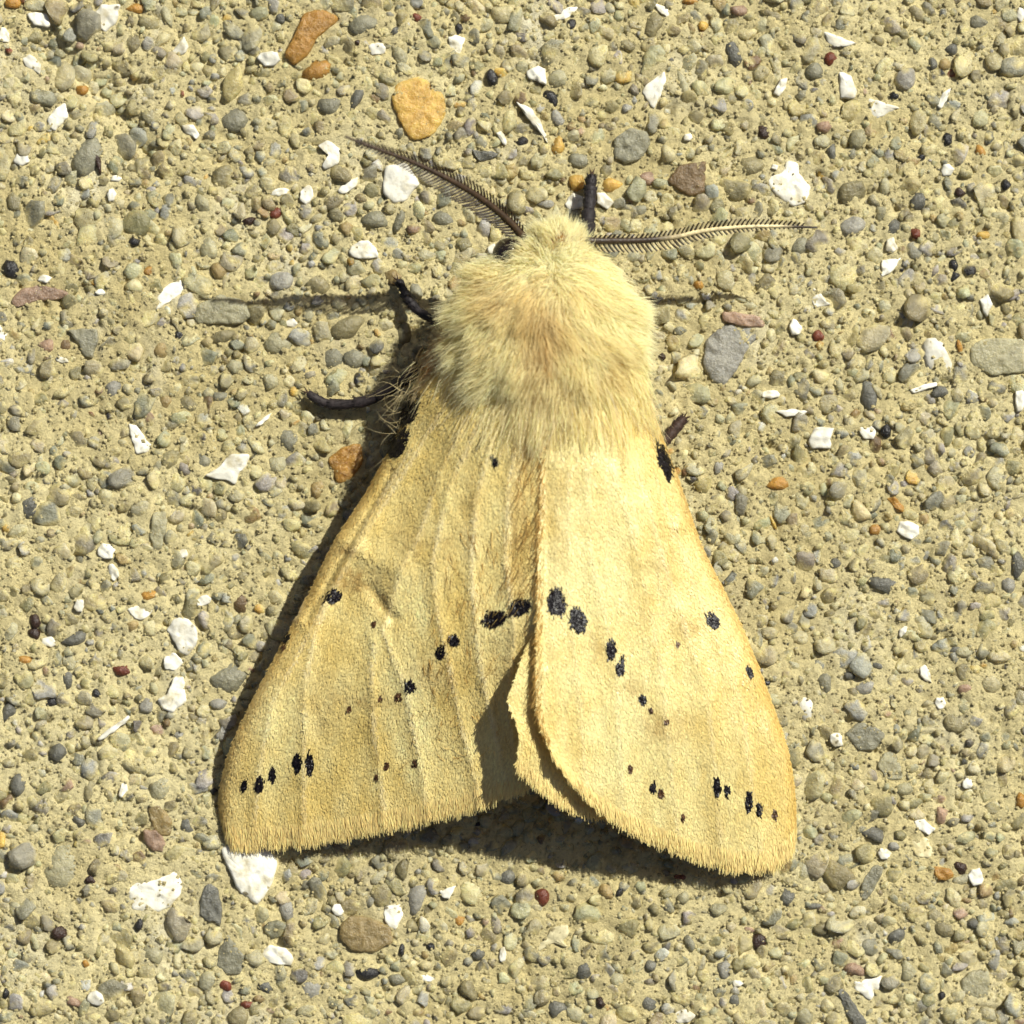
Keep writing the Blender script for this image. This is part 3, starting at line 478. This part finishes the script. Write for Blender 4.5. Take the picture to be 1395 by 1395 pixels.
col = lin((252, 243, 200))[None]+0*x[:, None]; k = np.clip(0.3*g(690, 405, 30)+0.5*g(740, 430, 70)+0.45*g(735, 560, 50)+0.35*g(810, 500, 40)+0.25*N1.fbm(x/18, y/18, 2), 0, 1)[:, None]
col = col*(1-k)+lin((226, 202, 128))*k; kd = np.clip(0.5*g(738, 425, 20)+0.55*g(734, 460, 16)+0.4*g(742, 520, 26)+0.35*g(690, 402, 14)+0.5*g(800, 545, 22), 0, 1)[:, None]*np.clip(.6+.9*N2.fbm(x/6, y/6, 2), 0, 1)[:, None]; col = col*(1-kd)+lin((188, 146, 78))*kd; shade_k = (0.5*np.clip((690-x)/70, 0, 1)*np.clip((y-430)/60, 0, 1))[:, None]; col = col*(1-shade_k)+lin((234, 222, 190))*shade_k  # lower left hair greyed: shade worked into its colour
col = np.clip(col*rng.uniform(0.78, 1.2, (nH, 1)), 0, .95)
V, F = ribbons(pts, rad, norm(nrm+np.array([0, 0, .5]))); cc = np.repeat(col[:, None], 10, 1); cc[:, :2] *= 0.94; cc[:, 8:] *= 1.05; cc = np.clip(cc, 0, .95)
mesh_obj('fur', V, F, M_fur, body, cc.reshape(-1, 3), kind='stuff')
# long hair lying back over the wing bases
nB = 5200; x = rng.uniform(605, 872, nB); y = rng.uniform(500, 562, nB)-np.abs(x-745)*0.12; zz = 5.5-((x-750)/130)**2*1.9
root = P(x, y, zz-0.1+0.25*rng.random(nB)); fl = norm(np.stack([(x-760)/260+0.12*N1(x/14, y/40), -1+0*x, -0.22+0*x], 1))
d0 = norm(fl+np.array([0, 0, .25])+rng.normal(size=(nB, 3))*.1); d1 = norm(fl+np.array([0, 0, -.12])+rng.normal(size=(nB, 3))*.14)
pts, rad = hairs(root, d0, d1, rng.uniform(1.1, 2.6, nB), rng.uniform(.009, .015, nB), 4, .16, 130, .8); V, F = ribbons(pts, rad*1.25, np.tile([0, 0, 1.0], (nB, 1)))
col = np.where(rng.random((nB, 1)) < .35, lin((242, 230, 190)), lin((251, 238, 184)))*rng.uniform(.8, 1.15, (nB, 1)); mesh_obj('fur', V, F, M_fur, body, np.clip(rep(col, 4, 2), 0, .95), kind='stuff')
# shaggy flank and stray hairs beside the left wing base
nB = 1500; t = rng.random(nB); x = 648-72*t+rng.normal(size=nB)*9; y = 400+135*t+rng.normal(size=nB)*9; root = P(x, y, 3.6-1.1*t+rng.uniform(-.5, .5, nB))
fl = norm(np.stack([-0.55+0*x, -0.8+0*x, -.25+0*x], 1)); d0 = norm(fl+rng.normal(size=(nB, 3))*.3); d1 = norm(fl+rng.normal(size=(nB, 3))*.45)
pts, rad = hairs(root, d0, d1, rng.uniform(.5, 1.2, nB), rng.uniform(.009, .014, nB), 5, .2, 130, .6); V, F = tubes(pts, rad)
ko = np.exp(-((x-605)**2+(y-478)**2)/420)[:, None]; col = lin((250, 234, 190))*(1-ko)+lin((208, 150, 66))*ko; mesh_obj('fur', V, F, M_fur, body, np.clip(rep(col*rng.uniform(.75, 1.15, (nB, 1)), 5, 3), 0, .95), kind='stuff')
nB = 30; t = rng.random(nB); x = 552-14*t+rng.normal(size=nB)*5; y = 505+90*t; root = P(x, y, 3.0-.4*t); fl = norm(np.stack([-0.7+0*x, -.4+rng.normal(size=nB)*.6, 0*x], 1))
pts, rad = hairs(root, norm(fl+rng.normal(size=(nB, 3))*.4), norm(fl+rng.normal(size=(nB, 3))*.6), rng.uniform(.6, 1.5, nB), np.full(nB, .0085), 7, .15); V, F = tubes(pts, rad)
mesh_obj('stray_hair', V, F, M_fur, body, rep(np.tile(lin((236, 222, 176)), (nB, 1)), 7, 3), kind='stuff')
# hair along the inner wing margins
def edge_hair(wg, n, vr, ang, L, inset, colr):
    iv = (rng.uniform(*vr, n)*(wg.nv-1)).astype(int); iu = wg.nu-1-rng.integers(0, inset, n); p = wg.pos[iu, iv]; t = wg.tv[iu, iv]; out = norm(wg.pos[-1, iv]-wg.pos[-10, iv])
    d = norm(t*ang[0]+out*ang[1]+wg.n[iu, iv]*ang[2]+rng.normal(size=(n, 3))*.15); d1 = norm(d+t*.5+rng.normal(size=(n, 3))*.3)
    pts, rad = hairs(p, d, d1, rng.uniform(*L, n), rng.uniform(.009, .016, n), 4, .15, max(n//14, 4), .5); V, F = tubes(pts, rad)
    mesh_obj('fur', V, F, M_fur, wg.obj, np.clip(rep(colr*rng.uniform(.75, 1.15, (n, 1)), 4, 3), 0, .95), kind='stuff')
edge_hair(LW, 160, (.05, .5), (1, -.25, .4), (.4, 1.0), 22, lin((224, 194, 122))); edge_hair(RW, 900, (.05, .95), (1, .45, .05), (.25, .6), 5, lin((238, 208, 132))); edge_hair(LW, 300, (.3, .9), (1, .1, .25), (.3, .7), 60, lin((228, 198, 122)))

def tube_path(name, pts, rads, mat, parent, col, sides=10, K=40, rough=0.0, colf=None, joints=0):
    p = np.array(pts, float); q = spline(np.c_[p, rads], K); pos3 = P(q[:, 0], q[:, 1], q[:, 2]); r = q[:, 3]*PX*(1+rough*rng.normal(size=K))
    if joints: r = r*(0.86+0.3*((np.linspace(0, joints, K)) % 1)**0.7)
    if colf is not None: kk = np.r_[np.repeat(np.linspace(0, 1, K), sides), 0, 1]; col = colf(kk)
    V, F = tubes(pos3[None], r[None], sides); n = len(V); V = np.vstack([V, pos3[:1], pos3[-1:]])
    Q = [list(f) for f in F]; T = [[f[0], f[1], f[2]] for f in Q]+[[f[0], f[2], f[3]] for f in Q]
    T += [[(i+1) % sides, i, n] for i in range(sides)]+[[(K-1)*sides+i, (K-1)*sides+(i+1) % sides, n+1] for i in range(sides)]
    return mesh_obj(name, V, T, mat, parent, col, origin=pos3[0]), pos3, r
def bristles(o, pos3, r, n, L, colr):
    i = rng.integers(1, len(pos3)-1, n); t = norm(np.gradient(pos3, axis=0))[i]; rd = norm(np.cross(t, rng.normal(size=(n, 3)))); root = pos3[i]+rd*r[i][:, None]*.9
    pts, rad = hairs(root, norm(rd*.4+t*.9), norm(rd*.25+t), rng.uniform(*L, n), rng.uniform(.008, .015, n), 3, .1); V, F = tubes(pts, rad); mesh_obj('bristles', V, F, M_leg, o, rep(np.tile(colr, (n, 1)), 3, 3), kind='stuff')
blk = lin((40, 36, 38))
for pts, rr_, cl in [([(800,322,1.9),(801,300,1.2),(803,275,.75),(805,250,.55),(806,238,.5)], [10,9,8,7.5,5], blk), ([(604,448,1.8),(590,436,1.2),(570,424,.8),(556,408,.6),(548,392,.45),(542,382,.4)], [6,5.5,5.5,6,5.5,4], blk),
                     ([(575,505,2.2),(545,520,1.5),(515,540,.85),(480,550,.6),(448,550,.45),(430,543,.4),(419,535,.4)], [8,8,7.5,7,6.5,6,4], lin((48, 42, 42))), ([(890,612,1.9),(904,602,1.3),(915,590,.9),(926,576,.6),(932,570,.5)], [7,7,7,7,5], lin((58, 42, 34)))]:
    o, p3, r3 = tube_path('leg', pts, rr_, M_leg, moth, cl, 10, 60, .03, joints=5); bristles(o, p3, r3, 520, (.08, .22), cl*.9)
    e = norm((p3[-1]-p3[-4])[None])[0]; sd_ = norm(np.cross(e, [0, 0, 1.0])[None])[0]
    pts_, rad_ = hairs(np.tile(p3[-1], (2, 1)), np.array([e+sd_*.5, e-sd_*.5]), np.array([e+sd_*.2-[0, 0, .9], e-sd_*.2-[0, 0, .9]]), np.array([.28, .28]), np.array([.035, .035]), 6, .0); V, F = tubes(pts_, rad_, 5); mesh_obj('claw', V, F, M_leg, o, lin((60, 40, 26)))
V0, F0 = (lambda a: (a[0], a[1]))(ICO[3]); c = P(694, 347, 3.5)
mesh_obj('eye', V0*np.array([.62, .62, .6])+c, F0, M_eye, body, lin((34, 26, 20)), origin=c)
# antennae: shaft and two rows of barbs
def antenna(path, rads, up, dn, nb, sweep, shaft, barbs):
    o, p3, r3 = tube_path('antenna', path, rads, M_ant, moth, None, 8, 90, colf=shaft); t = norm(np.gradient(p3, axis=0)); s = norm(np.cross(np.array([0, 0, 1.0]), t))
    for sgn, prof, cz in ((1, up[:-1], up[-1]), (-1, dn[:-1], dn[-1])):
        for cb, sh, rd in barbs:
            k = np.linspace(.03, .93, nb)+sh*.9/nb; i = np.clip(k*89, 0, 89); i0 = i.astype(int); fr = (i-i0)[:, None]; i1 = np.minimum(i0+1, 89)
            root = p3[i0]*(1-fr)+p3[i1]*fr; Lk = np.interp(k, np.linspace(0, 1, len(prof)), prof)*PX*rng.uniform(.95, 1.05, nb)
            side = norm(s[i0]*sgn+np.array([0, 0, cz])); d0 = norm(side*.9+t[i0]*sweep[0]); d1 = norm(side*.75+t[i0]*sweep[1])
            pts, rad = hairs(root, d0, d1, Lk*1.25, np.full(nb, rd), 7, .012); rad = np.maximum(rad, rd*.65); V, F = tubes(pts, rad, 4)
            mesh_obj('barbs', V, F, M_ant, o, rep(np.tile(cb, (nb, 1)), 7, 4), kind='stuff')
dk, cr = lin((46, 33, 22)), lin((222, 206, 160))
antenna([(716,326,3.5),(690,298,4.0),(655,270,4.7),(615,246,5.5),(565,222,6.3),(520,205,7.0),(470,186,7.6)], [6,5,4.5,4,3.2,2.6,1.5], (17,25,25,21,13,7,3,0), (11,15,16,15,12,7,3,.4), 50, (.5,1.1), lambda k: lin((62, 46, 30))[None]+0*k[:, None], [(dk, 0, .052)])
def pale_shaft(k):
    m = (np.clip((k-.30)/.15, 0, 1)*np.clip((.9-k)/.06, 0, 1))[:, None]; return lin((58, 46, 34))*(1-m)+cr*m
antenna([(798,328,3.8),(830,328,3.7),(880,327,3.6),(922,322,3.5),(960,314,3.5),(1010,309,3.5),(1060,308,3.4),(1114,310,3.3)], [5,4.5,4,3.6,3.2,2.8,2.4,1.3], (7,9,10,12,11,8,3,.5), (14,16,15,10,7,4,2,-.2), 46, (.35,.75), pale_shaft, [(dk*.8, 0, .044), (cr, .5, .026)])
